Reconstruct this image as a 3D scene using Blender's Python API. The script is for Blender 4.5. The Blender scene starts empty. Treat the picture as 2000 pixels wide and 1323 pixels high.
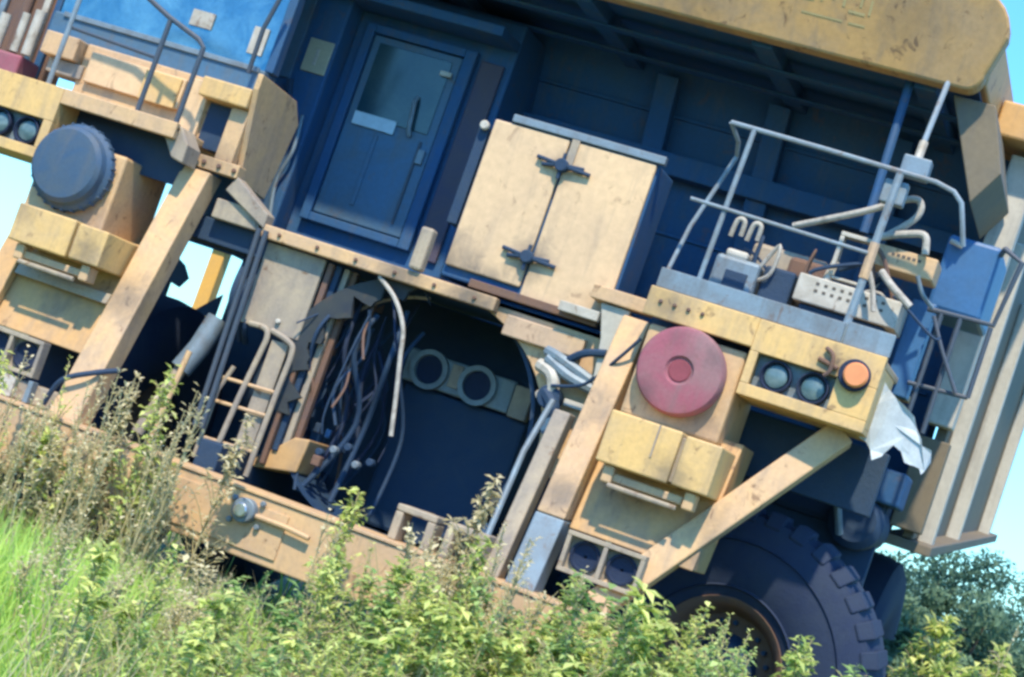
import bpy, bmesh, math, random
import numpy as np
from mathutils import Vector, Matrix
R = math.radians
random.seed(7); rng = np.random.default_rng(7)
sc = bpy.context.scene
COL = sc.collection

# ------------------------------------------------------------------ camera
cam_d = bpy.data.cameras.new('camera'); cam = bpy.data.objects.new('camera', cam_d); COL.objects.link(cam)
cam_d.sensor_width = 36.0; cam_d.lens = 69.66; cam_d.clip_start = 0.1; cam_d.clip_end = 3000
YAW, PITCH, ROLL = R(18.6), math.atan(250/3870), R(19.3)
fw = Vector((-math.sin(YAW)*math.cos(PITCH), math.cos(YAW)*math.cos(PITCH), math.sin(PITCH)))
r0 = Vector((math.cos(YAW), math.sin(YAW), 0)); u0 = r0.cross(fw)
cr = math.cos(ROLL)*r0 + math.sin(ROLL)*u0; cu = -math.sin(ROLL)*r0 + math.cos(ROLL)*u0
mw = Matrix((cr, cu, -fw)).transposed().to_4x4(); mw.translation = Vector((5.1, -12.3, 1.93))
cam.matrix_world = mw
sc.camera = cam

# ------------------------------------------------------------------ world, sun, exposure
SUN_EL, SUN_AZ = R(56), R(171)      # azimuth measured from +Y towards +X
w = bpy.data.worlds.new('World'); sc.world = w; w.use_nodes = True
nt = w.node_tree; bg = nt.nodes['Background']
sky = nt.nodes.new('ShaderNodeTexSky'); sky.sky_type = 'NISHITA'; sky.sun_disc = False
sky.sun_elevation = SUN_EL; sky.sun_rotation = SUN_AZ; sky.air_density = 1.2; sky.dust_density = 0.4; sky.ozone_density = 2.0
tint = nt.nodes.new('ShaderNodeMix'); tint.data_type = 'RGBA'; tint.blend_type = 'MULTIPLY'; tint.inputs[0].default_value = 1
tint.inputs[7].default_value = (0.42, 0.92, 1.36, 1)
nt.links.new(sky.outputs[0], tint.inputs[6]); nt.links.new(tint.outputs[2], bg.inputs[0])
bg.inputs[1].default_value = 0.15
sd = bpy.data.lights.new('sun', 'SUN'); sd.energy = 4.0; sd.angle = R(1.6); sd.color = (1.0, 0.85, 0.63)
sun = bpy.data.objects.new('sun', sd); COL.objects.link(sun)
to_sun = Vector((math.sin(SUN_AZ)*math.cos(SUN_EL), math.cos(SUN_AZ)*math.cos(SUN_EL), math.sin(SUN_EL)))
sun.rotation_euler = to_sun.to_track_quat('Z', 'Y').to_euler(); sun.location = (0, -20, 30)
vs = sc.view_settings; vs.view_transform = 'Standard'; vs.look = 'None'; vs.gamma = 1.0; vs.exposure = 0.80; vs.use_curve_mapping = False
sc.cycles.filter_width = 3.0

# ------------------------------------------------------------------ materials
MATS = {}
def mat(name, base, rough=0.6, dirt=None, amount=0.5, scale=3.0, metal=0.0, bump=0.15, trans=0.0, spec=0.5, streak=False, rust=0.0, dark_marks=()):
    if name in MATS: return MATS[name]
    m = bpy.data.materials.new(name); m.use_nodes = True; n = m.node_tree; L = n.links
    b = n.nodes['Principled BSDF']; b.inputs['Roughness'].default_value = rough; b.inputs['Metallic'].default_value = metal
    b.inputs['Specular IOR Level'].default_value = spec
    tc = n.nodes.new('ShaderNodeTexCoord')
    def noise(sc_, det, stretch=None, dist=0.0):
        src = tc.outputs['Object']
        if stretch:
            mp = n.nodes.new('ShaderNodeMapping'); mp.inputs['Scale'].default_value = stretch; L.new(src, mp.inputs[0]); src = mp.outputs[0]
        z = n.nodes.new('ShaderNodeTexNoise'); z.inputs['Scale'].default_value = sc_; z.inputs['Detail'].default_value = det; z.inputs['Roughness'].default_value = 0.62; z.inputs['Distortion'].default_value = dist
        L.new(src, z.inputs['Vector']); return z.outputs['Fac']
    def ramp(f, lo, hi, k):
        r = n.nodes.new('ShaderNodeMapRange'); r.inputs[1].default_value = lo; r.inputs[2].default_value = hi; r.inputs[3].default_value = 0; r.inputs[4].default_value = k; L.new(f, r.inputs[0]); return r.outputs[0]
    def mixc(f, c, col):
        x = n.nodes.new('ShaderNodeMix'); x.data_type = 'RGBA'; L.new(f, x.inputs[0])
        if isinstance(c, tuple): x.inputs[6].default_value = (*c, 1)
        else: L.new(c, x.inputs[6])
        x.inputs[7].default_value = (*col, 1); return x.outputs[2]
    d = dirt or tuple(c*0.55 for c in base)
    col = mixc(ramp(noise(scale, 8, dist=0.6), 0.4, 0.7, amount), base, d)
    if streak: col = mixc(ramp(noise(3.2, 6, (2.6, 2.6, 0.28), 0.3), 0.50, 0.74, 0.6), col, tuple(0.45*c+0.06 for c in d))
    if rust:
        col = mixc(ramp(noise(9.0, 7, (1, 1, 0.7), 0.8), 0.60, 0.68, rust), col, (0.14, 0.075, 0.04))
    if dark_marks:
        sn = noise(7.0, 6, dist=1.0)
        for (sx_, sy_, sz_, sr, sk) in dark_marks:      # grease and oil marks, and shade painted low on the cowl doors
            vm = n.nodes.new('ShaderNodeVectorMath'); vm.operation = 'DISTANCE'; vm.inputs[1].default_value = (sx_, sy_, sz_); L.new(tc.outputs['Object'], vm.inputs[0])
            ma = n.nodes.new('ShaderNodeMath'); ma.operation = 'MULTIPLY_ADD'; ma.inputs[1].default_value = 1.4*sr; L.new(sn, ma.inputs[0]); L.new(vm.outputs['Value'], ma.inputs[2])
            col = mixc(ramp(ma.outputs[0], sr*1.75, sr*0.9, sk), col, (0.05, 0.055, 0.06))
    fine = noise(scale*14, 4)
    mr = n.nodes.new('ShaderNodeMapRange'); mr.inputs[3].default_value = 0.78; mr.inputs[4].default_value = 1.18; L.new(fine, mr.inputs[0])
    m2 = n.nodes.new('ShaderNodeMix'); m2.data_type = 'RGBA'; m2.blend_type = 'MULTIPLY'; m2.inputs[0].default_value = 1
    L.new(col, m2.inputs[6]); L.new(mr.outputs[0], m2.inputs[7]); L.new(m2.outputs[2], b.inputs['Base Color'])
    if bump:
        bp = n.nodes.new('ShaderNodeBump'); bp.inputs['Strength'].default_value = bump; bp.inputs['Distance'].default_value = 0.01
        L.new(fine, bp.inputs['Height']); L.new(bp.outputs[0], b.inputs['Normal'])
    if trans:
        tr = n.nodes.new('ShaderNodeBsdfTranslucent'); L.new(m2.outputs[2], tr.inputs[0])
        ms = n.nodes.new('ShaderNodeMixShader'); ms.inputs[0].default_value = trans
        out = n.nodes['Material Output']; L.new(b.outputs[0], ms.inputs[1]); L.new(tr.outputs[0], ms.inputs[2]); L.new(ms.outputs[0], out.inputs[0])
    MATS[name] = m; return m

YEL = mat('faded_yellow_paint', (0.52, 0.305, 0.115), 0.65, (0.40, 0.27, 0.16), 0.9, 1.6, streak=True, rust=0.8, dark_marks=((-0.4, 0, 1.08, .28, .6), (0.6, 0, 1.2, .3, .5), (-1.6, 0, 0.9, .35, .5), (1.9, 0.5, 2.1, .25, .5), (2.4, 0.5, 1.8, .22, .5), (-2.6, 0.4, 2.1, .3, .5), (1.0, 0.9, 5.6, .5, .35), (2.6, 0.9, 5.8, .4, .3)))
YEL2 = mat('pale_yellow_paint', (0.56, 0.365, 0.185), 0.65, (0.44, 0.31, 0.21), 0.9, 2.2, streak=True, rust=0.75, dark_marks=((1.5, 0.5, 2.6, .25, .5), (1.5, 0.4, 1.9, .2, .6), (-2.1, 0.5, 2.2, .25, .5), (-0.3, 0.9, 3.0, .25, .6), (0.3, 0.9, 3.0, .3, .7), (-2.0, 0.9, 3.4, .2, .5), (2.5, 0.6, 2.0, .2, .5), (2.2, 0.56, 2.65, .25, .5), (-2.7, 0.56, 2.7, .25, .5)))
BRT = mat('bright_yellow_paint', (0.63, 0.41, 0.155), 0.6, (0.50, 0.35, 0.19), 0.8, 2.5, streak=True, rust=0.6, dark_marks=((2.92, 0.5, 3.28, .16, .6), (1.75, 0.5, 3.35, .2, .5), (2.2, 0.2, 2.25, .2, .5), (-2.4, 0.2, 2.4, .2, .5), (-3.0, 0.2, 2.6, .18, .4)))
DUST = mat('dusty_tan_paint', (0.36, 0.30, 0.22), 0.8, (0.20, 0.18, 0.17), 0.9, 3.0, streak=True, rust=0.7)
COWL = mat('cream_cowl_paint', (0.64, 0.45, 0.26), 0.6, (0.52, 0.37, 0.23), 0.9, 1.3, streak=True, rust=0.4, dark_marks=((0.56, 1, 4.12, .16, .4), (0.54, 1, 3.42, .2, .6), (-0.05, 1, 3.2, .3, .6), (1.2, 1, 3.2, .2, .35), (0.3, 1, 3.15, .2, .6)))  # latch grease, and the soft shade at the lower left painted in
BLK = mat('black_rubber', (0.006, 0.018, 0.055), 0.85, (0.016, 0.03, 0.06), 0.8, 4.0, bump=0.4)
DARK = mat('shade_blue_grimy_steel', (0.008, 0.034, 0.082), 0.75, (0.022, 0.045, 0.08), 0.7, 5.0, bump=0.4)  # grimy steel with the blue of the shade mixed into its colour
NAVY = mat('shade_navy_paint', (0.010, 0.075, 0.20), 0.75, (0.025, 0.08, 0.16), 0.9, 2.2, streak=True, rust=0.3)  # navy of the shaded truck parts, shade put into the base colour
BLUE = mat('blue_door_paint', (0.045, 0.125, 0.225), 0.6, (0.07, 0.11, 0.14), 0.9, 2.2, streak=True, rust=0.3)
BLUE2 = mat('blue_tank_paint', (0.03, 0.12, 0.28), 0.5, (0.04, 0.10, 0.19), 0.6, 2.5)
STEEL = mat('blue_grey_steel', (0.18, 0.25, 0.31), 0.55, (0.13, 0.14, 0.15), 0.8, 4.0, metal=0.2, streak=True, rust=0.6)
RAIL = mat('weathered_rail_paint', (0.19, 0.26, 0.32), 0.55, (0.14, 0.13, 0.12), 0.7, 8.0, rust=0.7)
DRAIL = mat('dark_rail_paint', (0.04, 0.06, 0.09), 0.5, (0.08, 0.08, 0.09), 0.5, 8.0)
RED = mat('faded_red_rubber', (0.29, 0.085, 0.12), 0.85, (0.25, 0.14, 0.15), 0.9, 3.0, streak=True, rust=0.3, dark_marks=((1.80, .43, 2.72, .14, .5), (2.2, .43, 3.1, .12, .4), (1.9, .43, 3.15, .1, .3)))
RED2 = mat('dark_red_rubber', (0.24, 0.05, 0.07), 0.7)
BCAP = mat('blue_black_cap', (0.028, 0.075, 0.15), 0.7, (0.06, 0.09, 0.12), 0.9, 3.5, streak=True)
RUST = mat('rusty_brown_steel', (0.16, 0.09, 0.06), 0.85, (0.09, 0.07, 0.08), 0.7, 6.0, bump=0.5)
PALE = mat('pale_grey_paint', (0.46, 0.44, 0.39), 0.6, (0.28, 0.25, 0.2), 0.9, 6.0, rust=0.7)
TAUPE = mat('shaded_body_paint', (0.16, 0.13, 0.085), 0.75, (0.10, 0.095, 0.085), 0.7, 1.6, streak=True)  # darker copy of the body paint, shade of the side panels in the colour
RIBC = mat('sunlit_body_paint', (0.47, 0.45, 0.39), 0.65, (0.32, 0.30, 0.26), 0.5, 2.0, streak=True)  # lighter copy of the body paint, sun on the rib fronts in the colour
SUNPATCH = mat('pale_sunlit_patch', (0.62, 0.70, 0.76), 0.7, (0.45, 0.52, 0.58), 0.9, 5.0, trans=0.3, streak=True)  # brightness of a sunlit patch put into a pale colour
ORG = mat('orange_lens', (0.72, 0.27, 0.10), 0.3, (0.55, 0.2, 0.08), 0.5, 10)
LENS = mat('grey_lamp_glass', (0.07, 0.13, 0.15), 0.3, (0.2, 0.27, 0.28), 0.8, 9, metal=0.1, bump=0)
CHROME = mat('worn_chrome', (0.62, 0.66, 0.68), 0.25, (0.4, 0.4, 0.4), 0.5, 9, metal=0.9, bump=0.1)
GLASS = mat('sky_tinted_glass', (0.07, 0.19, 0.29), 0.2, (0.22, 0.38, 0.44), 0.9, 2.6, metal=0.7, bump=0)
DGLASS = mat('dark_door_glass', (0.015, 0.05, 0.075), 0.14, (0.05, 0.09, 0.10), 0.8, 2.5, metal=0.1, bump=0)
HOSE = mat('pale_hose', (0.42, 0.40, 0.36), 0.75, (0.2, 0.19, 0.17), 0.9, 14, rust=0.4)
INK = mat('dark_print', (0.10, 0.09, 0.08), 0.8)
GHOST = mat('worn_print', (0.40, 0.32, 0.15), 0.7, (0.5, 0.38, 0.18), 0.8, 12, bump=0)
GRASSM = None

# ------------------------------------------------------------------ mesh helpers
class MB:
    def __init__(s): s.v = []; s.f = []
    def add(s, vs_, fs):
        o = len(s.v); s.v += [tuple(map(float, p)) for p in vs_]; s.f += [tuple(i+o for i in f) for f in fs]; return s
    def box(s, x0, x1, y0, y1, z0, z1):
        return s.add([(x0,y0,z0),(x1,y0,z0),(x1,y1,z0),(x0,y1,z0),(x0,y0,z1),(x1,y0,z1),(x1,y1,z1),(x0,y1,z1)],
                     [(0,3,2,1),(4,5,6,7),(0,1,5,4),(1,2,6,5),(2,3,7,6),(3,0,4,7)])
    def prism(s, poly, a0, a1, axis='y', shift=None):
        """poly in XZ (axis y) or YZ (axis x) extruded from a0 to a1; shift(z) moves it in y"""
        n = len(poly); vs_ = []
        for a in (a0, a1):
            for p, q in poly:
                if axis == 'y': vs_.append((p, a + (shift(q) if shift else 0), q))
                else: vs_.append((a, p, q))
        fs = [tuple(range(n)), tuple(range(2*n-1, n-1, -1))] + [((i+1) % n, i, n+i, n+(i+1) % n) for i in range(n)]
        s.add(vs_, fs); return s
    def tube(s, pts, r, n=8, r1=None):
        pts = [Vector(p) for p in pts]; k = len(pts); o = len(s.v); ref = Vector((0.31, 0.2, 0.93)); prev = None
        for i, p in enumerate(pts):
            t = (pts[min(i+1, k-1)] - pts[max(i-1, 0)]).normalized()
            a = t.cross(ref) if prev is None else prev - t*prev.dot(t)
            if a.length < 1e-4: a = t.cross(Vector((1, 0, 0)))
            a.normalize(); b = t.cross(a); prev = a
            rr = r if r1 is None else r + (r1-r)*i/(k-1)
            for j in range(n):
                c = 2*math.pi*j/n; s.v.append(tuple(p + rr*(math.cos(c)*a + math.sin(c)*b)))
        for i in range(k-1):
            for j in range(n): s.f.append((o+i*n+j, o+i*n+(j+1) % n, o+(i+1)*n+(j+1) % n, o+(i+1)*n+j))
        s.f.append(tuple(o+j for j in range(n-1, -1, -1))); s.f.append(tuple(o+(k-1)*n+j for j in range(n)))
        return s
    def lathe(s, prof, c, axis=(0, -1, 0), n=40, closed=False):
        """prof: (radius, distance along axis)"""
        c = Vector(c); ax = Vector(axis).normalized(); a = ax.cross(Vector((0, 0, 1))).normalized(); b = ax.cross(a); o = len(s.v); k = len(prof)
        for r, d in prof:
            for j in range(n):
                t = 2*math.pi*j/n; s.v.append(tuple(c + ax*d + r*(math.cos(t)*a + math.sin(t)*b)))
        for i in range(k if closed else k-1):
            i2 = (i+1) % k
            for j in range(n): s.f.append((o+i*n+j, o+i2*n+j, o+i2*n+(j+1) % n, o+i*n+(j+1) % n))
        if not closed:
            s.f.append(tuple(o+j for j in range(n))); s.f.append(tuple(o+(k-1)*n+j for j in range(n-1, -1, -1)))
        return s
    def build(s, name, m, parent=None, bevel=0.0, smooth=False, kind=None, label=None):
        me = bpy.data.meshes.new(name); me.from_pydata(s.v, [], s.f); me.materials.append(m)
        bm = bmesh.new(); bm.from_mesh(me); bmesh.ops.recalc_face_normals(bm, faces=bm.faces); bm.to_mesh(me); bm.free()
        ob = bpy.data.objects.new(name, me); COL.objects.link(ob)
        if parent: ob.parent = parent
        if smooth:
            for p in me.polygons: p.use_smooth = True
            me.set_sharp_from_angle(angle=R(35))
        if bevel:
            b = ob.modifiers.new('bevel', 'BEVEL'); b.width = bevel; b.segments = 2; b.limit_method = 'ANGLE'; b.angle_limit = R(40)
        if kind: ob['kind'] = kind
        if label: ob['label'] = label
        return ob
def tag(o, label, cat, group=None, kind=None):
    o['label'] = label; o['category'] = cat
    if group: o['group'] = group
    if kind: o['kind'] = kind
    return o
def empty(name, loc=(0, 0, 0), rz=0):
    o = bpy.data.objects.new(name, None); COL.objects.link(o); o.location = loc; o.rotation_euler.z = rz; o.empty_display_size = 0.2; return o
def bx(name, m, p, x0, x1, y0, y1, z0, z1, bevel=0.008, **k): return MB().box(x0, x1, y0, y1, z0, z1).build(name, m, p, bevel, **k)
def tb(name, m, p, pts, r, n=8, **k): return MB().tube(pts, r, n, **k).build(name, m, p, smooth=True)
def cyl(name, m, p, c, r, d0, d1, axis=(0, -1, 0), n=32, ch=0.008):
    ch = min(ch, r*0.3, (d1-d0)*0.3)
    return MB().lathe([(r-ch, d0), (r, d0+ch), (r, d1-ch), (r-ch, d1)], c, axis, n).build(name, m, p, smooth=True)
def curve(pts, n=6):
    P = [Vector(p) for p in pts]; out = []
    for i in range(len(P)-1):
        a, b, c, d = P[max(i-1, 0)], P[i], P[i+1], P[min(i+2, len(P)-1)]
        for k in range(n):
            t = k/n; out.append(0.5*((2*b)+(c-a)*t+(2*a-5*b+4*c-d)*t*t+(3*b-a-3*c+d)*t**3))
    out.append(P[-1]); return out

# ------------------------------------------------------------------ ground and sky setting
def gh(x, y):
    return 0.05*np.sin(x*0.9+1)*np.cos(y*0.7) + 0.03*np.sin(x*2.3+y*1.7)
m = mat('ground_soil', (0.10, 0.12, 0.045), 0.95, (0.17, 0.14, 0.08), 0.8, 1.2, bump=0.6)
xs = np.concatenate([np.linspace(-900, -12, 14), np.linspace(-10, 12, 45), np.linspace(16, 900, 14)])
ys = np.concatenate([np.linspace(-300, -12, 8), np.linspace(-10, 12, 45), np.linspace(16, 1500, 16)])
gv = [(x, y, float(gh(x, y)) if abs(x) < 14 and abs(y) < 14 else 0.0) for y in ys for x in xs]; nx = len(xs)
gf = [(j*nx+i, j*nx+i+1, (j+1)*nx+i+1, (j+1)*nx+i) for j in range(len(ys)-1) for i in range(nx-1)]
g = MB().add(gv, gf).build('ground', m, smooth=True); g['kind'] = 'structure'

# ------------------------------------------------------------------ haul truck
T = empty('haul_truck', (0, 0, 0))
tag(T, 'stripped faded yellow mining haul truck with empty engine bay, parked in tall weeds', 'haul truck')

# bumper: beam with a pocket cut near each end
bm_ = MB()
bm_.box(-3.1, -2.16, 0, 0.42, 0.80, 1.23); bm_.box(-2.16, -1.88, 0, 0.42, 1.06, 1.23); bm_.box(-2.16, -1.88, 0.25, 0.42, 0.80, 1.06)
bm_.box(-1.88, 2.3, 0, 0.42, 0.80, 1.23)
bump = bm_.build('bumper', YEL2, T, 0.012)
bx('cap_plate', YEL2, bump, -3.12, 2.32, -0.015, 0.44, 1.233, 1.255, 0.004)
bx('reinforcing_plate', YEL2, bump, -1.5, -0.1, -0.016, -0.001, 0.86, 1.17, 0.004)
cyl('tow_pin', STEEL, bump, (-0.40, 0, 1.11), 0.085, 0.016, 0.10, n=20)
cyl('pin_collar', CHROME, bump, (-0.40, 0, 1.11), 0.05, 0.10, 0.15, n=14)
for dx, dz in ((-0.11, 0.06), (0.1, 0.08), (0.11, -0.08), (-0.1, -0.09)):
    cyl('bolt', STEEL, bump, (-0.40+dx, 0, 1.11+dz), 0.022, 0.016, 0.05, n=6)
tb('lock_rod', YEL2, bump, [(-0.33, -0.045, 1.10), (-0.1, -0.05, 1.10), (0.10, -0.05, 1.085)], 0.018)
for x0 in (0.52, 0.9):
    yk = MB(); yk.box(x0, x0+0.06, 0.2, 0.4, 1.255, 1.45); yk.box(x0+0.24, x0+0.30, 0.2, 0.4, 1.255, 1.45); yk.box(x0, x0+0.30, 0.2, 0.4, 1.452, 1.50)
    yk.build('yoke_bracket', DUST, T, 0.01)

# two front posts leaning back towards the deck
slope = lambda z: 0.2 + (z-1.25)*0.30
def post(name, m, x0, x1, z0, z1, dep=0.22, dy=0.0, label=None):
    return MB().prism([(x0, z0), (x1, z0), (x1, z1), (x0, z1)], dy, dy+dep, 'y', slope).build(name, m, T, 0.012, label=label)
post('front_post', YEL2, 1.40, 1.60, 1.76, 3.22)
post('front_post', STEEL, 1.395, 1.605, 1.25, 1.755, label='blue-grey lower section of the front post')
post('inner_post', DUST, 1.20, 1.32, 1.25, 2.45, 0.16, 0.08)
tb('post_pipe', STEEL, T, [(1.14, 0.32, 1.4), (1.12, 0.55, 2.1), (1.16, 0.68, 2.5)], 0.022)
post('front_post', YEL2, -2.22, -1.98, 1.25, 3.3)

# towers: slanted panel, intake box with round cap, step box, handle, lamps
def tower(x0, x1, cx, cz, cr_, capm, capdark, left):
    tp = MB().prism([(x0, 1.72), (x1, 1.72), (x1, 2.62), (x0, 2.62)], 0.12, 0.55, 'y', slope).build('tower_panel', YEL, T, 0.01)
    if left:
        MB().prism([(x0-0.02, 1.7), (x0+0.17, 1.7), (x0+0.17, 2.6), (x0-0.02, 2.6)], 0.02, 0.10, 'y', slope).build('tower_edge', YEL, tp, 0.008)
        MB().prism([(x0+0.18, 2.12), (x1-0.02, 2.12), (x1-0.02, 2.2), (x0+0.18, 2.2)], 0.03, 0.10, 'y', slope).build('tower_trim', DUST, tp, 0.008)
    ac = MB().box(cx-0.33, cx+0.37, 0.56, 1.25, 2.56, 3.2).build('air_intake', YEL2, T, 0.02)
    d0 = 0.0
    c = (cx, 0.56, cz)
    if left:
        MB().lathe([(cr_*0.5, 0), (cr_, 0.0), (cr_+0.02, 0.02), (cr_+0.02, 0.07), (cr_-0.01, 0.10), (cr_-0.02, 0.16), (cr_-0.05, 0.19), (cr_*0.4, 0.20), (0.02, 0.20)], c, n=48).build('intake_cap', capm, ac, smooth=True)
        first = None
        for k in range(26):
            t = 2*math.pi*k/26; p = Vector((cx+(cr_+0.02)*math.cos(t), 0.51, cz+(cr_+0.02)*math.sin(t)))
            if first is None: first = o = MB().tube([(0, 0.03, 0), (0, -0.03, 0)], 0.011, 6).build('cap_clamp', BCAP, ac)
            else: o = first.copy(); COL.objects.link(o)
            o.location = p
    else:
        MB().lathe([(cr_-0.03, 0), (cr_, 0.02), (cr_, 0.10), (cr_-0.015, 0.125), (cr_-0.05, 0.135), (0.10, 0.135), (0.085, 0.115), (0.02, 0.115)], c, n=56).build('intake_cap', capm, ac, smooth=True)
        cyl('cap_hub', capdark, ac, (cx, 0.56, cz), 0.078, 0.10, 0.122, n=24)
    # step box under the cap
    z0, z1 = (2.20, 2.55) if not left else (2.34, 2.62)
    s0 = x0+0.08 if not left else x0+0.20
    st = bx('step_box', BRT, T, s0, s0+0.50, 0.22, 0.72, z0, z1, 0.012)
    bx('step_box_end', BRT, st, s0+0.53, s0+0.78, 0.22, 0.72, z0+0.005, z1-0.01, 0.012)
    bx('step_box_spacer', DUST, st, s0+0.49, s0+0.54, 0.27, 0.70, z0+0.02, z1-0.03, 0.004)
    if not left: bx('box_seam', DUST, st, s0+0.34, s0+0.352, 0.212, 0.222, z0+0.13, z1-0.002, 0)
    hb = MB(); hb.box(s0+0.10, s0+0.62, 0.30, 0.36, z0-0.10, z0-0.045)
    h = hb.build('handle_bar', YEL2, st, 0.01)
    tb('handle_rod', DUST, st, [(s0+0.12, 0.28, z0-0.13), (s0+0.60, 0.28, z0-0.13)], 0.018)
    for xx in (s0+0.06, s0+0.63): bx('handle_bracket', YEL2, st, xx, xx+0.075, 0.27, 0.40, z0-0.12, z0-0.004, 0.012)
    # lamp bezel with two round lamps
    y0 = 0.26
    l0 = x0+0.06 if not left else x0+0.22
    zb = 1.44
    be = MB()
    be.box(l0, l0+0.55, y0, y0+0.10, zb+0.245, zb+0.275); be.box(l0, l0+0.55, y0, y0+0.10, zb, zb+0.03)
    be.box(l0, l0+0.03, y0+0.002, y0+0.10, zb+0.03, zb+0.245); be.box(l0+0.52, l0+0.55, y0+0.002, y0+0.10, zb+0.03, zb+0.245); be.box(l0+0.26, l0+0.29, y0+0.004, y0+0.10, zb+0.03, zb+0.245)
    bz = be.build('lamp_bezel', DUST, T, 0.004)
    bx('bezel_back', DUST, bz, l0+0.03, l0+0.52, y0+0.08, y0+0.14, zb+0.03, zb+0.245, 0)
    for k in (0, 1):
        lx = l0+0.145+0.26*k
        MB().lathe([(0.10, 0), (0.105, 0.03), (0.09, 0.035), (0.08, 0.012), (0.01, 0.005)], (lx, y0+0.085, zb+0.137), n=28).build('lamp', BLK, bz, smooth=True)
    return tp
tower(1.62, 2.5, 1.99, 2.94, 0.30, RED, RED2, False)
tower(-3.24, -2.22, -2.9, 3.0, 0.31, BCAP, BCAP, True)
lb = bx('lower_bracket', DUST, T, -2.72, -2.18, 0.3, 0.5, 1.26, 1.40, 0.01)
bx('bracket_rib', STEEL, lb, -2.46, -2.42, 0.22, 0.298, 1.26, 1.42, 0.004); bx('bracket_rib', PALE, lb, -2.68, -2.58, 0.24, 0.298, 1.26, 1.41, 0.004)
tb('bracket_hose', DARK, lb, curve([(-2.3, 0.25, 1.3), (-2.2, 0.2, 1.5), (-2.02, 0.25, 1.62), (-1.9, 0.4, 1.7)]), 0.02)

# side decks with fascia and lamps
def side_deck(x0, x1, ia, ib, left):
    """x0 outer, x1 inner (towards the centre)"""
    a, b = min(x0, x1), max(x0, x1); zt = 3.42 if not left else 3.53
    dk = bx('side_deck', YEL2, T, a, b, 0.52, 2.3, zt-0.05, zt, 0.01)
    # fascia strip above the tower recess and the lamp box beside it
    s0, s1 = (min(ia, x1), max(ia, x1))
    bx('fascia_strip', YEL2 if left else BRT, dk, s0, s1, 0.50, 0.56, zt-(0.10 if left else 0.18), zt+0.02, 0.008)
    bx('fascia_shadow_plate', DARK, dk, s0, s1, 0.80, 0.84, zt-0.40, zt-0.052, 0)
    l0, l1 = min(x0, ia), max(x0, ia)
    zb = 2.92 if not left else 2.98
    r0_, r1_ = (l0+0.06, l0+0.60) if not left else (l1-0.62, l1-0.08)
    ra, rb = zb+0.08, zb+0.30
    f = MB()
    f.box(l0, l1, 0.498, 0.56, rb, zt+0.018); f.box(l0, l1, 0.498, 0.56, zb, ra); f.box(l0, r0_, 0.498, 0.56, ra, rb); f.box(r1_, l1, 0.498, 0.56, ra, rb)
    f.box(l0, l1, 0.56, 1.15, zb, zb+0.04); f.box(l0, l0+0.03, 0.56, 1.15, zb+0.04, zt-0.052); f.box(l1-0.03, l1, 0.56, 1.15, zb+0.04, zt-0.052)
    fb = f.build('lamp_box', BRT, dk, 0.006)
    bx('lamp_recess', STEEL, dk, r0_, r1_, 0.60, 0.64, ra, rb, 0)
    for k in (0, 1):
        lx = r0_+0.15+0.255*k; c = (lx, 0.60, (ra+rb)/2-0.005)
        MB().lathe([(0.09, 0), (0.107, 0.015), (0.107, 0.07), (0.097, 0.075), (0.088, 0.05), (0.086, 0.03)], c, n=32).build('lamp_ring', BLK, dk, smooth=True)
        MB().lathe([(0.08, 0.03), (0.075, 0.045), (0.05, 0.056), (0.01, 0.06)], c, n=28).build('lamp_glass', LENS, dk, smooth=True)
    return dk
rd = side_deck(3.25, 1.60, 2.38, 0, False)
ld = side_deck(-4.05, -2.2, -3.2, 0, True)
cyl('marker_ring', BLK, rd, (3.09, 0.50, 3.26), 0.105, 0.0, 0.06, n=28); cyl('marker_lamp', ORG, rd, (3.105, 0.50, 3.26), 0.082, 0.06, 0.10, n=28, ch=0.02)
bx('kick_plate', STEEL, rd, 1.62, 2.92, 0.53, 0.56, 3.445, 3.58, 0.004); bx('kick_plate', STEEL, rd, 2.93, 3.25, 0.56, 0.59, 3.445, 3.6, 0.004)
tb('latch_hook', RUST, rd, curve([(2.86, 0.48, 3.38), (2.92, 0.46, 3.34), (2.93, 0.46, 3.24), (2.90, 0.47, 3.20)]), 0.014)
tb('rust_bracket', RUST, rd, [(2.83, 0.485, 3.30), (2.97, 0.485, 3.27)], 0.016)
for k in range(4): cyl('bolt', RUST, rd, (1.70+0.10*k, 0.50, 3.35), 0.015, 0, 0.018, n=6)

# diagonal brace under the right deck
br = MB(); p0 = Vector((1.99, 0.36, 1.30)); p1 = Vector((3.08, 0.85, 2.91)); d = (p1-p0).normalized(); sx = d.cross(Vector((0, 1, 0))).normalized(); sy = d.cross(sx)
vv = []
for p in (p0, p1):
    for a, b in ((-1, -1), (1, -1), (1, 1), (-1, 1)): vv.append(p + sx*a*0.095 + sy*b*0.075)
br.add(vv, [(0, 1, 2, 3), (7, 6, 5, 4), (0, 4, 5, 1), (1, 5, 6, 2), (2, 6, 7, 3), (3, 7, 4, 0)]); br.build('diagonal_brace', YEL2, T, 0.012)

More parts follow.
